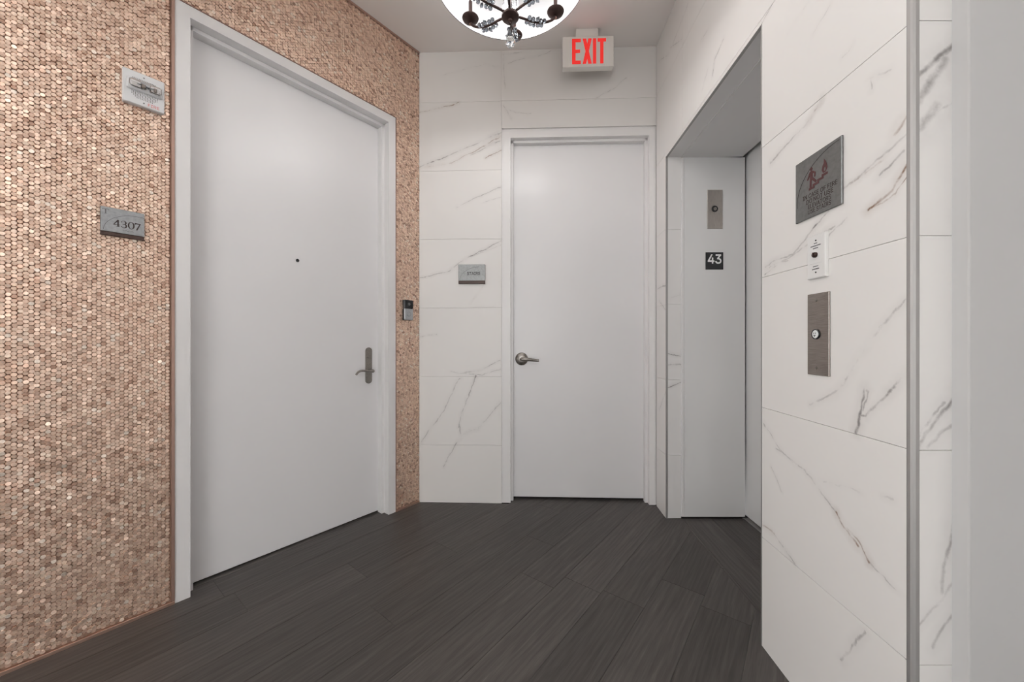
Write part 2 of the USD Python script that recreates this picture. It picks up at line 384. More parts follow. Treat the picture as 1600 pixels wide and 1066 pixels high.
M['marble_r'] = marble('marble_lift_wall', [
    (PR(1.155, 1.354), PR(1.297, 1.368), 0.0042, 0.75, 0),
    (PR(1.297, 1.368), PR(1.425, 1.447), 0.0042, 0.75, 0),
    (PR(1.425, 1.447), PR(1.481, 1.494), 0.0042, 0.75, 0),
    (PR(1.481, 1.494), PR(1.568, 1.519), 0.0042, 0.75, 0),
    (PR(1.568, 1.519), PR(1.655, 1.551), 0.0042, 0.75, 0),
    (PR(1.429, 1.378), PR(1.493, 1.415), 0.004, 0.4, 0),
    (PR(1.558, 1.412), PR(1.611, 1.432), 0.0048, 0.9, 1),
    (PR(1.611, 1.432), PR(1.652, 1.483), 0.0048, 0.9, 1),
    (PR(1.566, 1.413), PR(1.621, 1.422), 0.003, 0.6, 1),
    (PR(1.621, 1.422), PR(1.654, 1.457), 0.003, 0.6, 1),
    (PR(1.583, 1.484), PR(1.643, 1.516), 0.0042, 0.7, 0),
    (PR(1.625, 1.564), PR(1.652, 1.582), 0.0048, 0.9, 1),
    (PR(1.184, 1.708), PR(1.344, 1.745), 0.0042, 0.6, 0),
    (PR(1.344, 1.745), PR(1.408, 1.782), 0.0042, 0.6, 0),
    (PR(1.362, 1.752), PR(1.408, 1.780), 0.0045, 0.8, 1),
    (PR(1.155, 1.327), PR(1.344, 1.378), 0.0038, 0.6, 0),
    (PR(1.344, 1.378), PR(1.456, 1.402), 0.0038, 0.6, 0),
    (PR(1.170, 1.345), PR(1.267, 1.350), 0.004, 0.7, 0),
    (PR(1.481, 1.501), PR(1.536, 1.505), 0.003, 0.5, 1),
    (PR(1.536, 1.505), PR(1.596, 1.516), 0.003, 0.5, 1),
    (PR(1.558, 1.732), PR(1.616, 1.712), 0.0034, 0.5, 0),
    (PR(1.563, 1.728), PR(1.566, 1.701), 0.003, 0.5, 0),
    (PR(1.485, 1.841), PR(1.514, 1.848), 0.003, 0.35, 0),
    (PR(1.377, 1.989), PR(1.438, 2.022), 0.0034, 0.35, 0),
    (PR(1.267, 2.079), PR(1.357, 2.101), 0.003, 0.25, 0),
    (PR(1.126, 2.230), PR(1.194, 2.243), 0.0035, 0.6, 0),
    (PR(0.658, 2.559), PR(0.731, 2.551), 0.004, 0.3, 0),
    (PR(0.768, 2.307), PR(0.797, 2.366), 0.0045, 0.6, 0),
    (PR(0.797, 2.366), PR(0.865, 2.392), 0.0045, 0.6, 0),
    (PR(0.246, 2.845), PR(0.417, 2.762), 0.004, 0.45, 0),
    (PR(0.286, 2.832), PR(0.502, 2.879), 0.0035, 0.35, 0),
    (PR(0.665, 2.312), PR(0.724, 2.368), 0.004, 0.35, 0),
    (PR(0.055, 2.913), PR(0.225, 2.823), 0.004, 0.5, 0),
    (PR(1.369, 0.899), PR(1.459, 0.951), 0.004, 0.5, 0),
    (PR(1.459, 0.951), PR(1.502, 1.002), 0.004, 0.5, 0),
    (PR(1.502, 1.002), PR(1.566, 1.092), 0.004, 0.5, 0),
    (PR(1.566, 1.092), PR(1.649, 1.180), 0.004, 0.5, 0),
    (PR(1.545, 0.977), PR(1.536, 0.914), 0.005, 0.85, 0),
    (PR(1.536, 0.914), PR(1.522, 0.861), 0.005, 0.85, 0),
    (PR(1.542, 0.975), PR(1.556, 0.968), 0.0038, 0.7, 0),
    (PR(1.556, 0.968), PR(1.544, 0.921), 0.0038, 0.7, 0),
    (PR(1.536, 0.907), PR(1.551, 0.907), 0.0042, 0.75, 0),
    (PR(1.551, 0.907), PR(1.605, 0.967), 0.0042, 0.75, 0),
    (PR(1.605, 0.967), PR(1.649, 1.020), 0.0042, 0.75, 0),
    (PR(1.145, 0.801), PR(1.233, 0.731), 0.0036, 0.6, 0),
    (PR(1.233, 0.731), PR(1.346, 0.700), 0.0036, 0.6, 0),
    (PR(1.211, 0.731), PR(1.267, 0.723), 0.003, 0.6, 0),
    (PR(1.267, 0.723), PR(1.297, 0.705), 0.003, 0.6, 0),
    (PR(1.346, 0.700), PR(1.458, 0.624), 0.0038, 0.65, 0),
    (PR(1.458, 0.624), PR(1.472, 0.609), 0.0042, 0.85, 1),
    (PR(1.472, 0.609), PR(1.527, 0.574), 0.0042, 0.85, 1),
    (PR(1.493, 0.602), PR(1.535, 0.583), 0.004, 0.85, 1),
    (PR(1.535, 0.583), PR(1.561, 0.555), 0.004, 0.85, 1),
    (PR(1.561, 0.555), PR(1.641, 0.526), 0.0028, 0.4, 0),
    (PR(1.141, 0.435), PR(1.204, 0.436), 0.0045, 0.8, 1),
    (PR(1.204, 0.436), PR(1.305, 0.392), 0.0034, 0.6, 0),
    (PR(1.476, 0.241), PR(1.512, 0.311), 0.004, 0.5, 0),
    (PR(1.512, 0.311), PR(1.551, 0.376), 0.004, 0.5, 0),
    (PR(1.401, 0.685), PR(1.489, 0.710), 0.003, 0.25, 0),
    (PR(1.489, 0.710), PR(1.536, 0.712), 0.003, 0.25, 0),
    (PR(1.596, 0.724), PR(1.619, 0.727), 0.003, 0.45, 0),
    (PR(1.187, 0.658), PR(1.243, 0.593), 0.003, 0.4, 0),
    (PR(0.018, 1.436), PR(0.171, 1.438), 0.005, 0.6, 0),
    (PR(0.055, 1.356), PR(0.171, 1.284), 0.004, 0.5, 0),
    (PR(0.055, 0.650), PR(0.171, 0.782), 0.004, 0.35, 0)])
JX = lambda x, y: (MJ @ [x, y, 0, 1])[:3]
M['marble_j'] = marble('marble_lift_return', [(JX(0.0, 1.02), JX(0.1, 0.995), 0.004, 0.9, 0), (JX(0.0, 0.80), JX(0.1, 0.84), 0.004, 0.9, 0), (JX(0.0, 0.95), JX(0.1, 0.95), 0.006, 0.5, 0), (JX(0.0, 1.35), JX(0.1, 1.38), 0.004, 0.3, 0)], base=(0.78, 0.765, 0.755))
M['marble_f'] = marble('marble_end_face', [
    (PF(-0.01, 1.66), PF(0.09, 1.74), 0.008, 0.95, 0), (PF(-0.01, 1.60), PF(0.06, 1.70), 0.012, 0.7, 0), (PF(-0.01, 1.55), PF(0.04, 1.60), 0.012, 0.8, 0), (PF(0.02, 1.58), PF(0.09, 1.61), 0.004, 0.6, 0),
    (PF(0.0, 0.86), PF(0.09, 1.0), 0.006, 0.75, 0), (PF(0.0, 0.88), PF(0.05, 0.96), 0.005, 0.6, 0), (PF(0.02, 0.86), PF(0.09, 0.93), 0.005, 0.5, 0), (PF(0.05, 0.55), PF(0.09, 0.83), 0.006, 0.6, 0), (PF(0.0, 0.48), PF(0.09, 0.58), 0.005, 0.5, 0), (PF(0.03, 0.43), PF(0.09, 0.52), 0.005, 0.45, 0)], base=(0.80, 0.78, 0.765))


def wood():
    ang = math.degrees(math.atan2(LU[1], LU[0]))
    out = []
    for nm, a in (('plank_wood', ang), ('plank_wood_lift', math.degrees(math.atan2(-RU[1], -RU[0])))):
        N = {'g': ('geometry', {}), 'oi': ('object_info', {}), 'cx': ('combine_xyz', {}), 'k1': ('math', {'math_type': 'multiply', 'value2': 37.0}), 'k2': ('math', {'math_type': 'multiply', 'value2': 91.0}),
             'add': ('vector_math', {'math_type': 'add'}), 'rot': ('mapping', {'rotation': (0, 0, -math.radians(a))}), 'st': ('mapping', {'scale': (1.6, 22.0, 1.0)}), 'st2': ('mapping', {'scale': (4.0, 85.0, 1.0)}),
             'n1': ('noise_texture', {'scale': 2.2, 'detail': 5.0, 'roughness': 0.6, 'distortion': 0.8}), 'n2': ('noise_texture', {'scale': 3.0, 'detail': 3.0, 'roughness': 0.65}),
             'rg': ('mapping', {'scale': (0.9, 7.0, 1.0)}), 'wv': ('wave_texture', {'wave_type': 'bands', 'bands_direction': 'y', 'scale': 2.0, 'distortion': 14.0, 'detail': 2.0, 'detail_scale': 0.7}),
             'mx': ('math', {'math_type': 'multiply_add', 'value2': 0.58}), 'mx2': ('math', {'math_type': 'multiply_add', 'value2': 0.10}), 'mx3': ('math', {'math_type': 'multiply', 'value2': 0.34}),
             'r': ('rgb_ramp', {'ramp': [(0.25, (0.044, 0.0390, 0.0365)), (0.45, (0.068, 0.0605, 0.0567)), (0.6, (0.090, 0.080, 0.075)), (0.8, (0.135, 0.121, 0.113))]}),
             'tn': ('map_range', {'from_min': 0.0, 'from_max': 1.0, 'to_min': 0.86, 'to_max': 1.28}), 'h': ('hsv', {}),
             'b': ('bump', {'strength': 0.25, 'distance': 0.0012}),
             'p': ('principled_bsdf', {'roughness': 0.46, 'specular_ior_level': 0.42})}
        L = [('oi.random', 'k1.value1'), ('oi.random', 'k2.value1'), ('k1.value', 'cx.x'), ('k2.value', 'cx.y'), ('g.position', 'rot.vector'), ('rot.vector', 'add.vector1'), ('cx.vector', 'add.vector2'),
             ('add.vector', 'st.vector'), ('add.vector', 'st2.vector'), ('add.vector', 'rg.vector'), ('st.vector', 'n1.vector'), ('st2.vector', 'n2.vector'), ('rg.vector', 'wv.vector'),
             ('n2.fac', 'mx3.value1'), ('wv.fac', 'mx2.value1'), ('mx3.value', 'mx2.value3'), ('n1.fac', 'mx.value1'), ('mx2.value', 'mx.value3'), ('mx.value', 'r.fac'),
             ('r.color', 'h.color'), ('oi.random', 'tn.value'), ('tn.result', 'h.value'), ('h.color', 'p.base_color'), ('n2.fac', 'b.height'), ('b.normal', 'p.normal')]
        out.append(usdkit.material(stage, LK + nm, N, L, surface='p.BSDF'))
    return out


M['plank'], M['plank_lift'] = wood()

# ------------------------------------------------------------------ floor: planks laid along the copper wall, lift planks along the lift wall
W_END = A - LU * 2.45
Rn = np.array([-RU[1], RU[0]])      # into the lift block
if Rn[0] < 0: Rn = -Rn
S0 = B + Rn * 0.0873 - RU * 0.3     # line of the strip between hall planks and lift planks
S1 = B + Rn * 0.0873 + RU * (TD)
hall = sg.Polygon([tuple(W_END), tuple(A), tuple(B), tuple(F), (0.879, FACE_Y), (0.95, FACE_Y), (0.95, 0.77), (1.13, 0.77), (1.13, -4.6), (W_END[0], -4.6)])
alc = sg.Polygon([tuple(B + RU * T0), tuple(B + RU * T0 + np.array([0.62, 0])), tuple(B + RU * (TD + 0.02) + Rn * 0.62), tuple(B + RU * (TD + 0.02))])
alc_hall = sg.Polygon([tuple(B + RU * T0), tuple(B + RU * T0 + Rn * 0.0873), tuple(B + RU * (TD + 0.02) + Rn * 0.0873), tuple(B + RU * (TD + 0.02))])
d1 = sg.Polygon([tuple((ML @ [-1.21, 0, z, 1])[:2]) if i < 1 else p for i, (p, z) in enumerate([((0, 0), 0)])] + [tuple((ML @ [x, 0, z, 1])[:2]) for x, z in ((-0.23, 0), (-0.23, -0.16), (-1.21, -0.16))])
d2 = sg.Polygon([tuple((MB @ [x, 0, z, 1])[:2]) for x, z in ((0.61, 0), (1.55, 0), (1.55, -0.16), (0.61, -0.16))])
hall_all = shapely.union_all([hall.buffer(0.002), alc_hall.buffer(0.002), d1.buffer(0.002), d2.buffer(0.002)])
alc_in = alc.difference(alc_hall.buffer(0.001))
floor = thing('floor', None, 'dark charcoal-brown oak plank floor of the lobby', 'floor', kind='structure')
sub = shapely.union_all([hall_all.buffer(0.05), alc.buffer(0.05)])
obj('subfloor', ext(sub, -0.06, -0.0085), M['subfloor'], floor)


def plank_mesh(poly):
    inner = poly.buffer(-0.0007, join_style='mitre')
    if inner.is_empty or inner.geom_type != 'Polygon': return ext(poly, -0.008, 0.0)
    return cat_([ext(poly, -0.008, -0.0008), ext(inner, -0.0009, 0.0)])


def lay(region, u, width, length, mat, v0, seed, lo=-6, hi=6):
    r = random.Random(seed); v = np.array([-u[1], u[0]])
    minL, k = [], 0
    for row in range(-40, 41):
        a = v0 + row * width
        s = lo + r.uniform(0, length)
        while s < hi:
            q = [s * u + a * v, (s + length) * u + a * v, (s + length) * u + (a + width) * v, s * u + (a + width) * v]
            p = sg.Polygon([tuple(x) for x in q]).intersection(region)
            s += length
            for g in getattr(p, 'geoms', [p]):
                if g.geom_type != 'Polygon' or g.area < 2e-4: continue
                g = g.buffer(-0.0003, join_style='mitre').simplify(0.0003)
                for g2 in getattr(g, 'geoms', [g]):
                    if g2.geom_type == 'Polygon' and g2.area > 2e-4: obj('plank', plank_mesh(g2), mat, floor)


lay(hall_all, LU, 0.178, 1.22, M['plank'], -0.013, 5)
lay(alc_in, -RU, 0.178, 1.22, M['plank_lift'], -1.1, 9)

# ------------------------------------------------------------------ ceiling
ceil_poly = shapely.union_all([hall.buffer(0.3), alc.buffer(0.3)])
tag(obj('ceiling', ext(ceil_poly, CEIL, CEIL + 0.1), M['ceiling']), 'plain pale grey painted ceiling above the lobby', 'ceiling', kind='structure')

# ------------------------------------------------------------------ tiled walls
ROW0, ROWH, GAP = 0.391, 0.464, 0.0010
rows = [0.0] + [ROW0 + ROWH * k for k in range(6)] + [CEIL]


def tiles(parent, cols, mat, thick=0.009, holes=(), z1=None, y0=0.0, y1=CEIL):
    """rows of wall tiles; cols: list of (x0, x1); holes: rectangles (x0, x1, y0, y1) left free"""
    hp = shapely.union_all([rect(*h) for h in holes]) if holes else None
    for k in range(len(rows) - 1):
        for (a, b) in cols:
            p = rect(a + GAP / 2, b - GAP / 2, max(rows[k], y0) + GAP / 2, min(rows[k + 1], y1) - GAP / 2)
            if p.is_empty or min(rows[k + 1], y1) - max(rows[k], y0) < 0.01: continue
            if hp is not None: p = p.difference(hp)
            for g in getattr(p, 'geoms', [p]):
                if g.geom_type != 'Polygon' or g.area < 1e-4: continue
                inn = g.buffer(-0.0006, join_style='mitre')
                if inn.geom_type != 'Polygon' or inn.is_empty: inn = g
                obj('tile', cat_([ext(g, -thick, -0.0006), ext(inn, -0.00065, 0.0)]), mat, parent)


# stair wall
SF = (0.561, 1.5885, 2.5265)         # frame of the stair door: x0, x1, top
wb = thing('wall_back', MB, 'white marble-veined tiled wall around the stair door', 'wall', kind='structure')
tiles(wb, [(0.0, SF[0]), (SF[0], LB)], M['marble_b'], holes=[(SF[0] - 0.0, LB + 0.01, -0.1, SF[2])])
obj('backing', cat_([box(-0.03, SF[0], 0, CEIL, -0.15, -0.0085), box(SF[0], LB + 0.03, SF[2], CEIL, -0.15, -0.0085), box(SF[1] + 0.001, SF[1] + 0.12, 0, SF[2] + 0.02, -0.2, -0.02)]), M['grout'], wb)

# lift wall
wr = thing('wall_right', MR, 'white marble-veined tiled wall around the lift opening', 'wall', kind='structure')
tiles(wr, [(0.0, T0), (T0, TD), (TD, LR - 0.001)], M['marble_r'], holes=[(T0 - 0.0005, TD + 0.0005, -0.1, OPEN_TOP)], y1=ROW0 + 4 * ROWH)
tiles(wr, [(0.0, 0.43), (0.43, LR - 0.001)], M['marble_r'], y0=ROW0 + 4 * ROWH)
obj('backing', cat_([box(-0.03, T0 - 0.02, 0, CEIL, -0.1, -0.0085), box(T0 - 0.02, TD + 0.02, OPEN_TOP + 0.003, CEIL, -0.1, -0.0085), box(TD + 0.003, LR - 0.02, 0, CEIL, -0.1, -0.0085)]), M['grout'], wr)
# tile return of the opening (far side) and its soffit
RET = 0.094
jt = frame((0, 0), (1, 0))
def worldmesh(mesh, m):
    q = mesh.copy(); q.apply_transform(m); return q
toR = np.linalg.inv(MR)
for k in range(len(rows) - 1):
    a, b = rows[k] + GAP / 2, min(rows[k + 1], OPEN_TOP) - GAP / 2
    if b - a < 0.01: continue
    obj('return_tile', worldmesh(rbox(0.0005, RET, a, b, -0.009, 0, 0.0006), toR @ MJ), M['marble_j'], wr)
obj('soffit', box(T0 - 0.01, TD + 0.01, OPEN_TOP, OPEN_TOP + 0.012, -RET, -0.0095), M['lifthead'], wr)
tag(obj('edge_trim', cat_([rbox(TD - 0.003, TD + 0.0035, 0, OPEN_TOP, -0.02, 0.0012, 0.0006)]), M['edge_metal'], wr), 'brushed metal edge strip at the lift opening')
obj('edge_trim', rbox(T0 - 0.0012, T0 + 0.0008, 0, OPEN_TOP, -0.012, 0.0008, 0.0004), M['edge_metal'], wr)
obj('edge_trim', rbox(T0, TD, OPEN_TOP - 0.0012, OPEN_TOP + 0.0015, -0.012, 0.0008, 0.0004), M['edge_metal'], wr)
# near side of the opening
obj('near_return', box(TD - 0.0005, TD + 0.02, 0, OPEN_TOP, -0.62, -0.012), M['frame'], wr)
# end face towards the camera
for k in range(len(rows) - 1):
    a, b = rows[k] + GAP / 2, rows[k + 1] - GAP / 2
    obj('end_tile', worldmesh(rbox(0.0, 0.0815, a, b, -0.009, 0, 0.0006), toR @ MF), M['marble_f'], wr)
obj('end_backing', worldmesh(box(0.006, 0.9, 0, CEIL, -0.02, -0.0085), toR @ MF), M['grout'], wr)
# bullnose corner profile
ct = sg.Polygon([(0.8668, 0.8185), (0.8665, 0.8135), (0.8672, 0.8085), (0.8692, 0.8045), (0.8725, 0.8018), (0.879, 0.8006), (0.879, 0.8105), (0.876, 0.8185)])
tag(obj('corner_trim', worldmesh(ext(ct, 0.0, CEIL - 0.001), toR), M['edge_metal'], wr), 'satin metal corner strip on the outer edge of the tiled wall')

# ------------------------------------------------------------------ white painted frame at the right edge
tx = 0.9492
wt = sg.Polygon([(tx, 0.83), (tx, 0.775), (tx + 0.0015, 0.7715), (tx + 0.005, 0.770), (1.28, 0.770), (1.28, 0.83)])
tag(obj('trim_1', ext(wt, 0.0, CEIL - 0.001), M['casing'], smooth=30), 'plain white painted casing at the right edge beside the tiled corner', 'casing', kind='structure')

# ------------------------------------------------------------------ rest of the hall, behind the camera
SIDE = 1.13
def window(m, w, h, sill, label, panes):
    wn = thing('window_1' if 'window_1' not in [p.GetName() for p in world.GetPrim().GetChildren()] else 'window_2', m, label, 'window', kind='structure')
    xs = np.linspace(0, w, panes + 1)
    for i, x_ in enumerate(xs): obj('mullion', rbox(x_ - (0 if i == 0 else 0.025), x_ + (0 if i == panes else 0.025), sill, sill + h, -0.08, -0.02, 0.001), M['edge_metal'], wn)
    for z_ in (sill, sill + h - 0.05): obj('rail', box(0, w, z_, z_ + 0.05, -0.08, -0.02), M['edge_metal'], wn)
    for i in range(panes): obj('pane', box(xs[i] + 0.02, xs[i + 1] - 0.02, sill + 0.04, sill + h - 0.04, -0.053, -0.047), M['pane'], wn)
def wall_with_hole(x0, x1, h0, h1, sill, top): return cat_([box(x0, h0, 0, CEIL, -0.1, 0), box(h1, x1, 0, CEIL, -0.1, 0), box(h0, h1, top, CEIL, -0.1, 0), box(h0, h1, 0, sill, -0.1, 0)])
WX = W_END[0]
mrear = frame((SIDE, -4.6), (-1.0, 0.0)); mleft = frame((WX, -4.6), (0.0, 1.0))
tag(obj('wall_rear', worldmesh(wall_with_hole(-0.1, SIDE - WX + 0.1, 0.25, SIDE - WX - 0.2, 0.06, 2.92), mrear), M['wall']), 'plain painted wall around the wide window behind the viewer', 'wall', kind='structure')
tag(obj('wall_far_left', worldmesh(wall_with_hole(-0.1, 4.6 + W_END[1] + 0.1, 1.6, 4.75, 0.06, 2.92), mleft), M['wall']), 'plain painted wall around the tall window left of the viewer', 'wall', kind='structure')
window(frame((WX, -3.0), (0.0, 1.0)), 3.15, 2.86, 0.06, 'tall three-pane lobby window left of the viewer', 3)
window(frame((SIDE - 0.25, -4.6), (-1.0, 0.0)), SIDE - WX - 0.45, 2.86, 0.06, 'wide three-pane lobby window behind the viewer', 3)
tag(obj('wall_near', rbox(0.34, SIDE + 0.1, -0.78, -0.62, 0, CEIL, 0.004), M['wall']), 'short painted wall end standing out from the side wall behind the viewer', 'wall', kind='structure')
tag(obj('wall_side', box(SIDE, SIDE + 0.1, -4.7, 0.78, 0, CEIL), M['wall']), 'plain painted wall right of the viewer', 'wall', kind='structure')

# ------------------------------------------------------------------ copper wall
DF = (-1.2445, -0.1855, 2.522)       # frame of the flat door: x0, x1, top
wl = thing('wall_left', ML, 'wall clad in round copper mosaic pieces of uneven height', 'wall', kind='structure')
obj('backing', cat_([box(-2.45, DF[0], 0, CEIL, -0.2, -0.006), box(DF[0], DF[1], DF[2], CEIL, -0.2, -0.006), box(DF[1], 0.03, 0, CEIL, -0.2, -0.006)]), M['copper_back'], wl)
PITCH = 0.0136; COL = PITCH * 0.866
devices = [(-1.3975, -1.279, 2.012, 2.141), (-1.4534, -1.3368, 1.489, 1.593), (-0.138, -0.0634, 1.2305, 1.362)]
DX0, DX1 = DF[0] - 0.0125, DF[1] + 0.004
cs = []
ncol = int(2.45 / COL)
for i in range(ncol):
    x = -0.0075 - i * COL
    y = 0.0225 + (PITCH / 2 if i % 2 else 0)
    while y < CEIL - 0.016:
        inside = (DX0 - 0.0055 < x < DX1 + 0.0055) and y < DF[2] + 0.009
        if not inside and not any(a + 0.007 < x < b - 0.007 and c + 0.007 < y < d - 0.007 for a, b, c, d in devices):
            cs.append((x, y))
        y += PITCH
cs = np.array(cs)
cs = cs + nrng.normal(0, 0.0005, cs.shape)
nd = len(cs)
K = 8
ang = (np.arange(K) + 0.5) * 2 * np.pi / K
# heights: small clusters stand proud together, single pieces jut out
base_h = meshkit.noise(np.c_[cs * 26, np.zeros(nd)], 3)
step = nrng.choice([0.0, 0.0014, 0.0030, 0.0050], nd, p=[0.32, 0.30, 0.24, 0.14])
H = -0.0012 + np.where(base_h > 0.52, 0.0016, 0) + step
tilt = nrng.normal(0, 0.085, (nd, 2))
tone = np.clip(0.5 + nrng.normal(0, 0.22, nd) + 0.25 * (meshkit.noise(np.c_[cs * 40, np.ones(nd)], 5) - 0.5), 0, 1)
tone[nrng.random(nd) < 0.015] = 1.0
R0 = PITCH * 0.535
rad = R0 * nrng.uniform(0.95, 1.02, nd)


def discs(idx):
    n = len(idx); c = cs[idx]; h = H[idx]; r = rad[idx]; tl = tilt[idx]
    ring = np.stack([np.cos(ang), np.sin(ang)], -1)
    vs = []
    for (rr, dz) in ((1.0, None), (1.0, -0.0006), (0.91, 0.0)):
        xy = c[:, None] + ring[None] * (r[:, None, None] * rr)
        if dz is None: z = np.full((n, K), -0.0062)
        else: z = h[:, None] + dz + ((ring[None] * (r[:, None, None] * rr)) * tl[:, None]).sum(-1)
        vs.append(np.concatenate([xy, z[..., None]], -1))
    v = np.stack(vs, 1).reshape(n, 3 * K, 3)
    f = []
    for l in range(2):
        for j in range(K):
            k = (j + 1) % K
            f += [[l * K + j, l * K + k, (l + 1) * K + k], [l * K + j, (l + 1) * K + k, (l + 1) * K + j]]
    for j in range(1, K - 1): f.append([2 * K, 2 * K + j, 2 * K + j + 1])
    f = np.array(f)
    F_ = (f[None] + (np.arange(n) * 3 * K)[:, None, None]).reshape(-1, 3)
    return (v.reshape(-1, 3), F_), np.repeat(tone[idx], 3 * K)


# the 300 pieces that show largest become parts of their own
pw = (ML @ np.c_[cs, np.zeros(nd), np.ones(nd)].T).T
px = 800 + 580 * pw[:, 0] / np.maximum(pw[:, 1], 1e-3); py = 534 - 580 * (pw[:, 2] - EYE) / np.maximum(pw[:, 1], 1e-3)
vis = (px > 3) & (px < 1597) & (py > 3) & (py < 1063) & (pw[:, 1] > 0)
near = np.where(vis)[0]
near = near[np.argsort(pw[near, 1] + 0.0005 * nrng.random(len(near)))][:300]
rest = np.setdiff1d(np.arange(nd), near)
for i in near:
    m_, t_ = discs(np.array([i])); obj('mosaic_piece', m_, M['mosaic'], wl, tone=t_)
m_, t_ = discs(rest)
tag(obj('mosaic_field', m_, M['mosaic'], wl, tone=t_), kind='stuff')
# copper edge strips
tag(obj('trim_2', worldmesh(cat_([rbox(-2.45, DF[0] - 0.001, 0.0, 0.0135, -0.006, 0.0075, 0.001), rbox(DF[1] + 0.001, -0.002, 0.0, 0.0135, -0.006, 0.0075, 0.001)]), ML), M['copper_trim']), 'slim copper strip along the foot of the mosaic wall', 'trim', kind='structure')
tag(obj('trim_3', worldmesh(rbox(-2.45, -0.002, CEIL - 0.0125, CEIL - 0.0005, -0.006, 0.0075, 0.001), ML), M['copper_dark']), 'slim copper strip along the top of the mosaic wall under the ceiling', 'trim', kind='structure')
tag(obj('trim_4', worldmesh(rbox(DF[0] - 0.0115, DF[0] - 0.0008, 0.014, DF[2] + 0.004, -0.006, 0.0065, 0.001), ML), M['copper_dark']), 'slim upright copper strip left of the flat door frame', 'trim', kind='structure')
tag(obj('trim_5', worldmesh(cat_([rbox(DF[1] + 0.0008, DF[1] + 0.004, 0.014, DF[2] + 0.004, -0.006, 0.0055, 0.001), rbox(DF[0] - 0.0008, DF[1] + 0.0008, DF[2] + 0.0008, DF[2] + 0.004, -0.006, 0.0055, 0.001)]), ML), M['copper_dark']), 'thin copper strip over and right of the flat door frame', 'trim', kind='structure')


# ------------------------------------------------------------------ doors
def door_frame(parent, x0, x1, top, face, zf, stop_z, stop, depth, mat, face_r=None):
    """pressed metal frame: face width, front at zf, stop from stop_z to depth standing 'stop' into the opening"""
    fr = face_r or face
    def profile(w, side):   # in (x, z); x grows into the opening
        return [(0, zf), (w, zf), (w, stop_z), (w + stop, stop_z), (w + stop, depth), (0, depth)]
    ms = []
    prof = sg.Polygon(profile(face, 1)); profr = sg.Polygon(profile(fr, 1))
    def upright(pr, flip, xx):
        m = trimesh.creation.extrude_polygon(pr, top - (0.0), engine='earcut')     # xy = (x,z), height = y
        v = m.vertices.copy(); nv = np.c_[(xx - v[:, 0]) if flip else (xx + v[:, 0]), v[:, 2], v[:, 1]]
        q = trimesh.Trimesh(nv, m.faces, process=False)
        if q.volume < 0: q.invert()
        return q
    obj('frame_jamb', upright(prof, False, x0), mat, parent); obj('frame_jamb', upright(profr, True, x1), mat, parent)
    m = trimesh.creation.extrude_polygon(prof, x1 - x0 - face - fr + 0.001, engine='earcut')
    v = m.vertices; nv = np.c_[x0 + face - 0.0005 + v[:, 2], top - v[:, 0], v[:, 1]]
    head = trimesh.Trimesh(nv, m.faces, process=False)
    if head.volume < 0: head.invert()
    obj('frame_head', head, mat, parent)


# flat door
d1 = thing('door_1', ML, 'tall plain white door in the copper mosaic wall with lever and peephole', 'door', kind='structure')
FZ = 0.001
door_frame(d1, DF[0], DF[1], DF[2], 0.050, FZ, -0.048, 0.018, -0.092, M['frame'])
lx0, lx1 = DF[0] + 0.055, DF[1] - 0.055
DZ = -0.0925
leaf1 = obj('door_leaf', rbox(lx0, lx1, 0.008, DF[2] - 0.054, DZ - 0.044, DZ, 0.0015), M['door'], d1)
# peephole
tag(obj('peephole', cat_([move(lathe([(0, 0.0), (0.0085, 0.0), (0.0085, 0.002), (0.0065, 0.0035), (0.0048, 0.0022), (0.0, 0.0022)], 20), -0.7325, 1.528, DZ)]), M['black'], d1, smooth=30), 'small dark peephole')
# lever set
hx, hz = -0.3185, 0.9085
pl = sg.LineString([(hx, 0.849), (hx, 1.032)]).buffer(0.0215, quad_segs=10)
tag(obj('escutcheon', cat_([ext(pl, DZ, DZ + 0.006), ext(pl.buffer(-0.002), DZ + 0.006, DZ + 0.008)]), M['nickel'], d1), 'satin nickel back plate with round ends')
tag(obj('key_cylinder', cat_([move(lathe([(0, 0), (0.0145, 0), (0.0145, 0.003), (0.0125, 0.005), (0.0, 0.005)], 24), hx, 1.0, DZ + 0.008), box(hx - 0.001, hx + 0.001, 0.994, 1.006, DZ + 0.0125, DZ + 0.0135)]), M['nickel'], d1, smooth=30))
neck = tube(spline([(hx, hz, DZ + 0.006), (hx, hz, DZ + 0.03), (hx, hz, DZ + 0.052), (hx - 0.006, hz, DZ + 0.062), (hx - 0.03, hz + 0.001, DZ + 0.064), (hx - 0.065, hz + 0.006, DZ + 0.062), (hx - 0.092, hz + 0.004, DZ + 0.060), (hx - 0.108, hz - 0.008, DZ + 0.060), (hx - 0.114, hz - 0.016, DZ + 0.060)], 5),
            np.interp(np.linspace(0, 1, 41), [0, 0.3, 0.45, 0.7, 0.9, 1], [0.0105, 0.010, 0.0085, 0.0066, 0.006, 0.0065]), 12)
tag(obj('lever_handle', neck, M['nickel'], d1, smooth=40), 'satin nickel lever with curled tip')

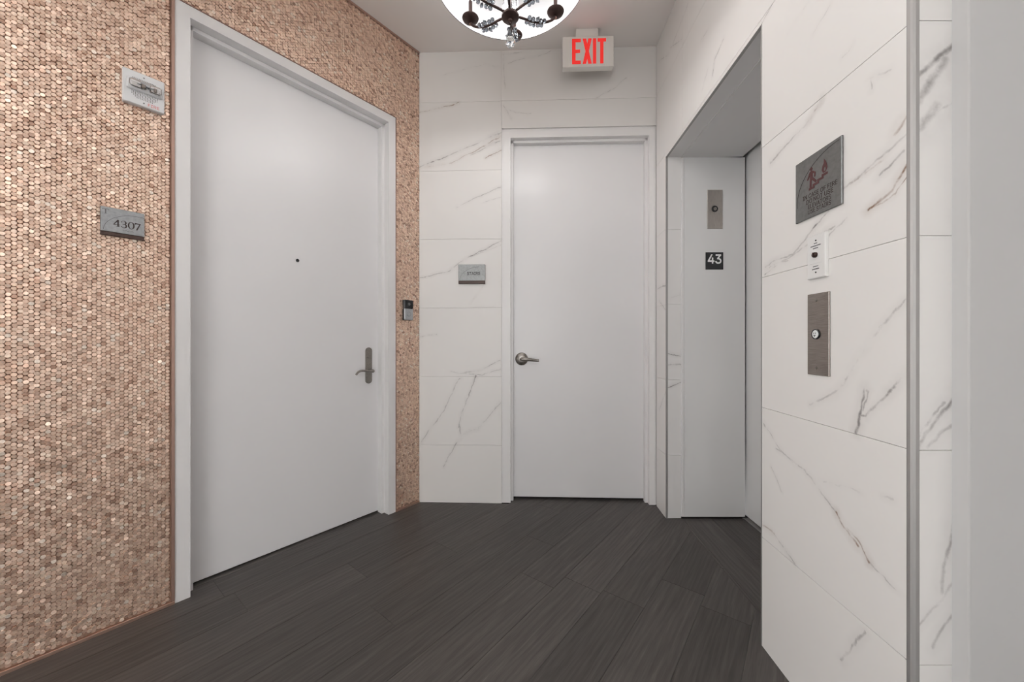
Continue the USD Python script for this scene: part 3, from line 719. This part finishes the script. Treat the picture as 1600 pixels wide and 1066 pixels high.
# stair door
d2 = thing('door_2', MB, 'plain white stair door with round rose lever in tiled wall', 'door', kind='structure')
door_frame(d2, SF[0], SF[1], SF[2], 0.059, -0.011, -0.046, 0.018, -0.080, M['frame'], face_r=0.042)
DZ2 = -0.0805
obj('door_leaf', rbox(SF[0] + 0.065, SF[1] - 0.048, 0.014, SF[2] - 0.063, DZ2 - 0.044, DZ2, 0.0015), M['door'], d2)
sx, sz = 0.6945, 0.9705
tag(obj('rose', move(lathe([(0, 0), (0.044, 0), (0.044, 0.006), (0.041, 0.011), (0.030, 0.017), (0.016, 0.020), (0.0, 0.020)], 32), sx, sz, DZ2), M['nickel'], d2, smooth=40), 'round satin nickel rose')
lv = spline([(sx, sz, DZ2 + 0.015), (sx, sz, DZ2 + 0.045), (sx + 0.004, sz, DZ2 + 0.060), (sx + 0.025, sz, DZ2 + 0.066), (sx + 0.07, sz - 0.004, DZ2 + 0.062), (sx + 0.118, sz - 0.008, DZ2 + 0.058)], 6)
tag(obj('lever_handle', tube(lv, np.interp(np.linspace(0, 1, len(lv)), [0, 0.25, 0.5, 1], [0.0125, 0.012, 0.0115, 0.0088]), 14), M['nickel'], d2, smooth=40), 'straight satin nickel lever')

obj('closing_panel', box(SF[0], SF[1] + 0.02, -0.05, SF[2], -0.149, -0.126), M['dark_gap'], d2)
obj('closing_panel', box(DF[0], DF[1], -0.05, DF[2], -0.19, -0.138), M['dark_gap'], d1)
# lift: enamelled frame, head, sliding door, sill
d3 = thing('door_3', MR, 'white lift door set back in an enamelled frame behind the tiled opening', 'door', kind='structure')
toJ = toR @ MJ
JW0, JW1 = 0.108, 0.4885
obj('frame_edge', worldmesh(rbox(0.094, 0.1085, 0.012, OPEN_TOP - 0.004, -0.012, 0.0035, 0.001), toJ), M['frame'], d3)
obj('frame_jamb', worldmesh(rbox(JW0, JW1, 0.010, OPEN_TOP - 0.001, -0.02, 0.0, 0.001), toJ), M['liftwhite'], d3)
obj('frame_gap', worldmesh(box(JW0, JW1 + 0.1, 0.0005, 0.012, -0.02, -0.006), toJ), M['dark_gap'], d3)
ex = 0.500        # distance of the lift door behind the wall face
obj('frame_head', cat_([rbox(T0 - 0.02, TD + 0.01, OPEN_TOP - 0.001, OPEN_TOP + 0.02, -0.47, -RET - 0.002, 0.001), box(T0 - 0.02, TD + 0.01, OPEN_TOP - 0.003, OPEN_TOP + 0.02, -RET - 0.006, -RET)]), M['lifthead'], d3)
obj('door_leaf', rbox(T0 - 0.10, (T0 + TD) / 2 - 0.0015, 0.012, OPEN_TOP + 0.03, -ex - 0.03, -ex, 0.001), M['liftwhite'], d3)
obj('door_leaf', rbox((T0 + TD) / 2 + 0.0015, TD + 0.10, 0.012, OPEN_TOP + 0.03, -ex - 0.03, -ex, 0.001), M['liftwhite'], d3)
tag(obj('sill', rbox(T0 - 0.05, TD, -0.006, 0.0015, -ex - 0.06, -ex + 0.022, 0.0008), M['edge_metal'], d3), 'narrow metal sill')
obj('shaft_wall', cat_([box(T0 - 0.25, TD + 0.15, -0.06, 2.5, -0.70, -0.66), box(T0 - 0.25, T0 - 0.2, -0.06, 2.5, -0.70, -0.09), box(TD + 0.1, TD + 0.15, -0.06, 2.5, -0.70, -0.09), box(T0 - 0.25, TD + 0.15, 2.45, 2.5, -0.70, -0.09), box(T0 - 0.25, TD + 0.15, -0.08, -0.055, -0.70, -0.45)]), M['dark_gap'], d3)

# ------------------------------------------------------------------ exit sign
es = thing('exit_sign', frame((0.318, 2.331, 2.8125), BU), 'white ceiling-mounted sign with red EXIT letters above the stair door', 'exit sign')
obj('canopy', rbox(0.083, 0.222, 0.1905, CEIL - 2.8125, -0.045, 0.0, 0.002), M['signhouse'], es)
obj('housing', rbox(0.0, 0.317, 0.0, 0.191, -0.042, 0.0, 0.002), M['signhouse'], es)
def letter(name_, x, w, polys):
    p = shapely.union_all([sg.Polygon(q) for q in polys])
    obj('letter', ext(affinity.translate(affinity.scale(p, w, 0.158, origin=(0, 0)), x, 0.0185), 0.0002, 0.0011), M['exit_red'], es)
q = lambda a, b, c, d: [(a, c), (b, c), (b, d), (a, d)]
letter('e', 0.0590, 0.0540, [q(0, .40, 0, 1), q(0, 1, 0, .135), q(0, .92, .44, .57), q(0, 1, .865, 1)])
letter('x', 0.1250, 0.0560, [[(0, 0), (.37, 0), (1, 1), (.63, 1)], [(.63, 0), (1, 0), (.37, 1), (0, 1)]])
letter('i', 0.1885, 0.0205, [q(0, 1, 0, 1)])
letter('t', 0.2180, 0.0520, [q(.31, .69, 0, 1), q(0, 1, .865, 1)])

# ------------------------------------------------------------------ fire alarm strobe
fa = thing('fire_alarm', at(ML, -1.3975, 2.012, 0.004), 'pale square fire alarm with clear strobe on the copper wall', 'fire alarm')
obj('base_plate', rbox(0, 0.1185, 0, 0.128, -0.008, 0.018, 0.003), M['greyplastic'], fa)
obj('strobe_bezel', rbox(0.010, 0.112, 0.052, 0.096, 0.017, 0.026, 0.004), M['greyplastic'], fa)
tag(obj('strobe_lens', rbox(0.016, 0.108, 0.058, 0.090, 0.025, 0.043, 0.007), M['lens'], fa), 'clear strobe lens')
for x_ in (0.020, 0.074): obj('reflector', rbox(x_, x_ + 0.030, 0.062, 0.086, 0.0255, 0.032, 0.003), M['reflector'], fa)
for a_, b_ in ((0.050, 0.062), (0.084, 0.094)): tag(obj('flash_socket', rbox(a_, b_, 0.066, 0.080, 0.0255, 0.0348, 0.002), M['steel'], fa), 'dark flash tube holder')
obj('flash_tube', cat_([rot(move(cyl(0.0028, 0, 0.05, 12), 0, 0, 0), 90, (0, 1, 0)).apply_translation([0.038, 0.074, 0.031])]), M['signlight'], fa)
hol = []
for r_ in range(6):
    for c in range(16):
        if abs(c - 7.5) < 8.2 - max(0, r_ - 2) * 0.9: hol.append(box(0.024 + c * 0.0048, 0.0262 + c * 0.0048, 0.0475 - r_ * 0.0045, 0.0497 - r_ * 0.0045, 0.0175, 0.0184))
for c in range(15): hol.append(box(0.026 + c * 0.0046, 0.0282 + c * 0.0046, 0.1000, 0.1020, 0.0175, 0.0184))
tag(obj('sounder_holes', cat_(hol), M['ink'], fa), kind='stuff')
for yy in (0.0135, 0.1125): obj('screw', move(cyl(0.0024, 0.0175, 0.0192, 10), 0.0585, yy, 0), M['signline'], fa)
obj('lettering', text('FIRE', 0.0115, x=0.070, y=0.0075, z=0.018), M['red_print'], fa)


# ------------------------------------------------------------------ door number sign and stairs sign
def serif_digit(ch):
    """unit-height serif numerals and letters"""
    C = lambda cx, cy, rx, ry: affinity.scale(sg.Point(cx, cy).buffer(1, quad_segs=12), rx, ry)
    if ch == '4': return shapely.union_all([sg.Polygon([(0, .26), (.46, 1), (.60, 1), (.60, .94), (.13, .32), (.74, .32), (.74, .24), (0, .24)]), rect(.44, .60, 0, 1), rect(.32, .72, 0, .06)])
    if ch == '3':
        o = shapely.union_all([C(.30, .735, .28, .265), C(.31, .285, .33, .285)])
        i = shapely.union_all([C(.24, .745, .20, .215), C(.24, .285, .235, .235), rect(-.1, .13, .16, .86), rect(-.1, .22, .30, .74)])
        return shapely.union_all([o.difference(i), C(.06, .80, .055, .06), C(.05, .17, .06, .06), rect(.17, .36, .49, .56)])
    if ch == '0': return C(.37, .5, .37, .51).difference(C(.37, .5, .21, .455))
    if ch == '7': return shapely.union_all([rect(0, .66, .87, 1), rect(0, .06, .72, 1), sg.Polygon([(.66, .93), (.54, .93), (.12, 0), (.30, 0)])])
    if ch == 'T': return shapely.union_all([rect(0, .9, .92, 1), rect(.36, .54, 0, 1), rect(.24, .66, 0, .06), sg.Polygon([(0, 1), (.05, 1), (.05, .78), (0, .74)]), sg.Polygon([(.9, 1), (.85, 1), (.85, .78), (.9, .74)])])


def put(ch, x, y, h, w=1.0): return affinity.translate(affinity.scale(serif_digit(ch), h * w, h, origin=(0, 0)), x, y)


def arc_line(cx, cy, rx, ry, a0, a1, w):
    t = np.radians(np.linspace(a0, a1, 40))
    return sg.LineString(np.c_[cx + rx * np.cos(t), cy + ry * np.sin(t)]).buffer(w / 2, cap_style='flat')


ns = thing('number_sign', at(ML, -1.4534, 1.489, 0.004), 'silver sign numbered 4307 on the copper wall beside the flat door', 'sign')
obj('back_band', rbox(0, 0.1166, 0, 0.103, -0.008, 0.011, 0.001), M['signbrown'], ns)
obj('face_plate', rbox(0.0, 0.1166, 0.013, 0.104, 0.0105, 0.0145, 0.0008), M['signlight'], ns)
obj('numerals', ext(shapely.union_all([put('4', 0.032, 0.036, 0.026, 0.95), put('3', 0.0525, 0.035, 0.027, 0.95), put('0', 0.0705, 0.035, 0.027, 0.93), put('7', 0.0895, 0.034, 0.027, 0.9)]), 0.0142, 0.0152), M['inkbrown'], ns)
obj('initial', ext(put('T', 0.005, 0.078, 0.018), 0.0142, 0.0150), M['signline'], ns)
obj('arc', ext(arc_line(0.098, 0.016, 0.091, 0.071, 78, 178, 0.0014), 0.0142, 0.0148), M['signline'], ns)
tag(obj('braille', cat_([move(cyl(0.0011, 0.0142, 0.0152, 8), 0.058 + 0.0027 * i, 0.0245 + 0.0024 * ((i * 7) % 3 == 0), 0) for i in range(11)]), M['signline'], ns), kind='stuff')

st = thing('stairs_sign', at(MB, 0.2696, 1.4795, 0.0), 'grey sign lettered STAIRS on the tiled wall left of the stair door', 'sign')
obj('back_band', rbox(0, 0.1807, 0, 0.128, 0.0005, 0.011, 0.001), M['signbrown'], st)
obj('face_plate', rbox(0.0, 0.1807, 0.0205, 0.129, 0.0105, 0.014, 0.0008), M['signgrey'], st)
obj('lettering', text('STAIRS', 0.0195, cx=0.1035, y=0.059, z=0.0138, bold=True, sx=0.92), M['ink'], st)
obj('arc', ext(arc_line(0.15, 0.022, 0.14, 0.092, 95, 178, 0.0035), 0.0136, 0.0142), M['signline'], st)

# ------------------------------------------------------------------ doorbell
db = thing('doorbell', at(ML, -0.138, 1.2305, 0.004), 'black and grey video doorbell on the narrow copper strip by the corner', 'doorbell')
obj('body', rbox(0.004, 0.0706, 0, 0.131, -0.008, 0.014, 0.004), M['black'], db)
obj('camera_cover', rbox(0.004, 0.0706, 0.076, 0.131, 0.0135, 0.022, 0.004), M['black'], db)
obj('lower_cover', rbox(0.004, 0.0706, 0.001, 0.0745, 0.0135, 0.021, 0.003), M['bellgrey'], db)
obj('lens', move(lathe([(0, 0), (0.010, 0), (0.009, 0.003), (0.005, 0.0045), (0, 0.005)], 20), 0.0373, 0.104, 0.0218), M['signline'], db, smooth=40)
bt = lathe([(0.0125, 0), (0.0165, 0), (0.0165, 0.0015), (0.0145, 0.003), (0.0125, 0.0015)], 28)
obj('button_ring', move(bt, 0.0373, 0.040, 0.0205), M['signlight'], db, smooth=40)
obj('button', move(lathe([(0, 0), (0.0123, 0), (0.0118, 0.0012), (0, 0.0018)], 24), 0.0373, 0.040, 0.0206), M['bellgrey'], db, smooth=40)

# ------------------------------------------------------------------ plaque, key switch, call plate on the lift wall
pq = thing('fire_plaque', at(MR, 1.3142, 1.4545, 0.0), 'grey plaque with red stair pictogram and in case of fire notice', 'plaque')
PW, PH = 0.1719, 0.1815
obj('plate', rbox(0, PW, 0, PH, 0.0004, 0.006, 0.001), M['signgrey'], pq)
obj('arc', ext(arc_line(0.165, 0.055, 0.157, 0.118, 90, 185, 0.0014), 0.0056, 0.0064), M['ink'], pq)
zt = 0.0058
for i, (s, y, w) in enumerate((('IN CASE OF FIRE', 0.0585, 0.126), ('DO NOT USE', 0.0425, 0.098), ('ELEVATORS', 0.0265, 0.084), ('USE STAIRS', 0.0110, 0.084))):
    m_ = meshkit.text_mesh(s, 0.0125, 0.0008); b_ = m_.bounds
    obj('lettering', text(s, 0.0125, cx=0.095, y=y, z=zt, sx=w / (b_[1, 0] - b_[0, 0])), M['inkbrown'], pq)
# pictogram: standing figure, steps, flame
fig = shapely.union_all([sg.Point(0.0655, 0.1405).buffer(0.0048), sg.LineString([(0.0655, 0.130), (0.0655, 0.112)]).buffer(0.0055), sg.LineString([(0.0635, 0.113), (0.0625, 0.088)]).buffer(0.0036), sg.LineString([(0.0685, 0.113), (0.0815, 0.099)]).buffer(0.0034),
                         sg.LineString([(0.061, 0.131), (0.052, 0.115)]).buffer(0.0027), sg.LineString([(0.070, 0.131), (0.080, 0.1235), (0.0785, 0.115)]).buffer(0.0027)])
steps = shapely.union_all([sg.LineString([(0.056, 0.084), (0.074, 0.084), (0.074, 0.0905), (0.091, 0.0905), (0.091, 0.097), (0.108, 0.097), (0.108, 0.1035), (0.126, 0.1035)]).buffer(0.0032, cap_style='flat', join_style='mitre')])
flame = sg.Polygon([(0.110, 0.109), (0.105, 0.119), (0.108, 0.129), (0.1125, 0.136), (0.113, 0.147), (0.119, 0.139), (0.1225, 0.130), (0.1245, 0.119), (0.119, 0.109)]).difference(sg.Polygon([(0.113, 0.112), (0.1125, 0.120), (0.117, 0.126), (0.119, 0.118), (0.117, 0.112)]))
for nm, p in (('figure', fig), ('steps', steps), ('flame', flame)): obj(nm, ext(p, zt, 0.0066), M['inkred'], pq)

ks = thing('key_switch', at(MR, 1.3665, 1.2725, 0.0), 'white wall plate with small key switch above the call plate', 'switch')
obj('plate', cat_([tm(m3.Manifold.hull_points(np.array([(x, y, 0.0004) for x in (0, 0.0695) for y in (0, 0.1245)] + [(x, y, 0.0075) for x in (0.0, 0.0695) for y in (0.0, 0.1245)] + [(x, y, 0.0090) for x in (0.0025, 0.067) for y in (0.0025, 0.122)])))]), M['whiteplastic'], ks)
for y in (0.0165, 0.108): obj('screw', move(lathe([(0, 0), (0.0026, 0), (0.0020, 0.0011), (0, 0.0014)], 12), 0.0345, y, 0.0088), M['ink'], ks)
def dashes(y, w, n, h):
    r = random.Random(int(y * 1e4)); out = []; x = 0.0335 - w / 2
    while x < 0.0335 + w / 2:
        d = r.uniform(0.0022, 0.004); out.append(box(x, min(x + d, 0.0335 + w / 2), y, y + h, 0.0088, 0.0093)); x += d + 0.0006
    return out
tag(obj('fine_print', cat_(dashes(0.0985, 0.012, 3, 0.003) + dashes(0.0915, 0.038, 9, 0.003) + dashes(0.0845, 0.020, 5, 0.003) + dashes(0.0325, 0.020, 5, 0.0026) + dashes(0.0245, 0.026, 6, 0.0034)), M['signline'], ks), 'lines of print too small to read', kind='stuff')
obj('key_lock', cat_([move(lathe([(0, 0), (0.0078, 0), (0.0078, 0.005), (0.0062, 0.0075), (0.0, 0.0075)], 20), 0.034, 0.0665, 0.0088), rbox(0.0325, 0.0355, 0.060, 0.073, 0.016, 0.0185, 0.0005)]), M['bronze'], ks, smooth=30)
obj('label_window', rbox(0.012, 0.057, 0.042, 0.052, 0.0086, 0.0098, 0.0005), M['whiteplastic'], ks)

cp = thing('call_plate', at(MR, 1.3624, 0.9935, 0.0), 'tall brushed steel plate with a single round lift call button', 'call panel')
obj('plate', rbox(0, 0.080, 0, 0.2355, 0.0004, 0.0048, 0.0008), M['steel'], cp)
obj('button_ring', move(lathe([(0.0115, 0), (0.0148, 0), (0.0148, 0.003), (0.0135, 0.0042), (0.0115, 0.003)], 32), 0.0340, 0.1180, 0.0045), M['black'], cp, smooth=40)
btn = obj('button', move(lathe([(0, 0), (0.0116, 0), (0.0116, 0.003), (0.010, 0.0042), (0.0, 0.0046)], 32), 0.0340, 0.1180, 0.0046), M['call_white'], cp, smooth=40)
obj('arrow', ext(shapely.union_all([sg.Polygon([(0.0292, 0.1160), (0.0388, 0.1160), (0.0340, 0.1105)]), rect(0.0300, 0.0318, 0.1185, 0.1228), rect(0.0362, 0.0380, 0.1185, 0.1228)]), 0.0088, 0.0096), M['signline'], btn)
for y in (0.0205, 0.2155): obj('screw', move(lathe([(0, 0), (0.0042, 0), (0.0036, 0.0018), (0, 0.0026)], 14), 0.0345, y, 0.0046), M['nickel'], cp, smooth=40)

# ------------------------------------------------------------------ plates on the lift jamb
jx = float(MJ[0, 3])
kp = thing('jamb_key_plate', at(MJ, 1.202 - jx, 1.785, 0.0), 'brushed steel plate with key cylinder on the lift jamb', 'plate')
obj('plate', rbox(0, 0.0945, 0, 0.240, 0.0004, 0.004, 0.0008), M['steel_h'], kp)
obj('lock_ring', move(lathe([(0.0105, 0), (0.0195, 0), (0.0195, 0.002), (0.0185, 0.004), (0.0105, 0.004)], 28), 0.0455, 0.122, 0.0037), M['black'], kp, smooth=40)
obj('lock_cylinder', cat_([move(cyl(0.0105, 0, 0.0036, 20, 0.0006), 0.0455, 0.122, 0.0037), box(0.0448, 0.0462, 0.1165, 0.1275, 0.0070, 0.0076)]), M['nickel'], kp, smooth=30)
for y in (0.022, 0.218): obj('screw', move(cyl(0.003, 0.0037, 0.005, 12), 0.0475, y, 0), M['steel_h'], kp)
fs = thing('floor_number_sign', at(MJ, 1.192 - jx, 1.534, 0.0), 'small black square sign with white 43 on the lift jamb', 'sign')
obj('plate', rbox(0, 0.108, 0, 0.1065, 0.0004, 0.004, 0.0008), M['black'], fs)
obj('numerals', text('43', 0.055, cx=0.0545, y=0.0375, z=0.0037, sx=0.95, depth=0.0008, bold=True), M['white_ink'], fs)

# ------------------------------------------------------------------ chandelier: drum shade, six arms with crystal beads, crystal drop
CH = np.array([-0.007, 1.513])
SH_R, SH_LO, SH_HI = 0.318, 2.58, 2.83


def chandelier(pos, label):
    c = thing('chandelier', trimesh.transformations.translation_matrix([pos[0], pos[1], 0]), label, 'chandelier')
    obj('canopy', lathe([(0, CEIL - 0.001), (0.065, CEIL - 0.001), (0.065, CEIL - 0.012), (0.045, CEIL - 0.026), (0.012, CEIL - 0.034), (0, CEIL - 0.034)], 32), M['bronze'], c, smooth=40)
    obj('stem', cyl(0.006, 2.45, CEIL - 0.03, 12), M['bronze'], c, smooth=40)
    obj('hub', lathe([(0, 2.382), (0.005, 2.384), (0.0075, 2.389), (0.006, 2.393), (0.0095, 2.396), (0.011, 2.399), (0.029, 2.404), (0.0355, 2.411), (0.036, 2.418), (0.030, 2.424), (0.013, 2.436), (0.013, 2.462), (0.0, 2.466)], 32), M['bronze'], c, smooth=35)
    rods = []
    for k in range(14):
        a = 2 * math.pi * k / 14
        obj('crystal_rod', move(rot(cyl(0.0042, 2.424, 2.470, 6, 0.001), 0, (0, 0, 1)), 0.0285 * math.cos(a), 0.0285 * math.sin(a), 0), M['glass'], c)
    # shade: lining, outer fabric, rims, spider
    a = lathe([(SH_R - 0.0018, SH_LO), (SH_R, SH_LO), (SH_R, SH_HI), (SH_R - 0.0018, SH_HI), (SH_R - 0.0018, SH_LO)], 96)
    obj('drum_shade', a, M['shade'], c, smooth=40)
    for z in (SH_LO, SH_HI):
        obj('shade_rim', lathe([(SH_R - 0.0025, z - 0.003), (SH_R + 0.0015, z - 0.003), (SH_R + 0.0015, z + 0.003), (SH_R - 0.0025, z + 0.003), (SH_R - 0.0025, z - 0.003)], 96), M['rim'], c, smooth=40)
    for k in range(3):
        t = math.radians(20 + 120 * k)
        obj('spoke', tube([(0, 0, SH_HI - 0.02), (SH_R * math.cos(t) * 0.5, SH_R * math.sin(t) * 0.5, SH_HI - 0.02), ((SH_R - 0.003) * math.cos(t), (SH_R - 0.003) * math.sin(t), SH_HI - 0.006)], 0.0025, 6), M['bronze'], c)
    r = random.Random(3)
    for k in range(6):
        t = math.radians(85 + 60 * k); e = np.array([math.cos(t), math.sin(t), 0]); s = np.array([-math.sin(t), math.cos(t), 0])
        pth = spline([e * 0.025 + [0, 0, 2.425], e * 0.065 + [0, 0, 2.430], e * 0.12 + [0, 0, 2.436], e * 0.175 + [0, 0, 2.458], e * 0.207 + [0, 0, 2.484], e * 0.214 + [0, 0, 2.497]], 5)
        arm = obj('arm', tube(pth, 0.0050, 8), M['bronze'], c, smooth=40)
        for j in range(5):
            for sd in (-1, 1):
                rr = 0.082 + 0.0175 * j
                zc = 2.431 + max(0, rr - 0.09) ** 2 * 3.2
                ico = trimesh.creation.icosphere(1, 0.0090)
                if j == 2:     # pointed drop in the middle of each row
                    ico = lathe([(0, -0.015), (0.0075, -0.003), (0.0075, 0.003), (0, 0.015)], 6)
                    ico = rot(ico, 90, e)
                ico = rot(ico, r.uniform(0, 90), (0.3, 0.5, 0.8))if j != 2 else ico
                p = e * rr + s * sd * (0.0135 if j != 2 else 0.019) + np.array([0, 0, zc + (0.002 if sd > 0 else -0.001)])
                obj('bead', move(ico, *p), M['bead'], arm)
        P = e * 0.215
        obj('drip_cup', move(lathe([(0, 2.494), (0.006, 2.494), (0.020, 2.499), (0.034, 2.510), (0.0365, 2.516), (0.0345, 2.5165), (0.020, 2.504), (0.006, 2.500), (0, 2.500)], 28), *P), M['bronze'], c, smooth=40)
        obj('cup_tip', move(lathe([(0, 2.484), (0.004, 2.486), (0.0055, 2.490), (0.004, 2.495), (0, 2.496)], 14), *P), M['bronze_bright'], c, smooth=40)
        sl = obj('candle_sleeve', move(cyl(0.0080, 2.499, 2.592, 16, 0.001), *P), M['bronze'], c, smooth=40)
        obj('bulb', move(lathe([(0, 2.592), (0.006, 2.592), (0.0105, 2.606), (0.0115, 2.620), (0.008, 2.640), (0.003, 2.656), (0, 2.660)], 16), *P), M['bulb'], c, smooth=40)
    # crystal drop: link, cap, faceted ball
    obj('drop_link', cyl(0.0012, 2.352, 2.384, 6), M['bronze'], c)
    obj('crystal_cap', lathe([(0, 2.372), (0.004, 2.372), (0.0105, 2.357), (0.0145, 2.340), (0.0160, 2.331), (0, 2.331)], 8), M['bead'], c)
    tag(obj('crystal_ball', lathe([(0, 2.333), (0.010, 2.332), (0.0185, 2.322), (0.0208, 2.312), (0.0175, 2.301), (0.009, 2.293), (0, 2.2915)], 10), M['glass'], c), 'faceted clear crystal ball at the lowest point')
    return c


ch0 = chandelier(CH, 'crystal candle chandelier inside a white drum shade, in view under the ceiling')


def dup(root, pos, label):
    was = root.GetCustomData()
    x = UsdGeom.Xform.Define(stage, path_for(root.GetName(), None))
    p = x.GetPrim()
    p.GetReferences().AddInternalReference(root.GetPath())
    x.ClearXformOpOrder(); x.AddTransformOp().Set(Gf.Matrix4d(*trimesh.transformations.translation_matrix([pos[0], pos[1], 0]).T.ravel().tolist()))
    p.SetInstanceable(True)
    return tag(p, label, was['category'])


for (x_, y_), lb in (((-1.22, 0.02), 'matching drum-shade chandelier nearest behind the viewer, on the left'), ((0.1, -1.5), 'matching drum-shade chandelier behind the viewer, on the right'),
                     ((-1.0, -2.6), 'matching drum-shade chandelier by the rear wall, on the left'), ((0.1, -3.6), 'matching drum-shade chandelier by the rear wall, on the right')):
    dup(ch0, (x_, y_), lb)
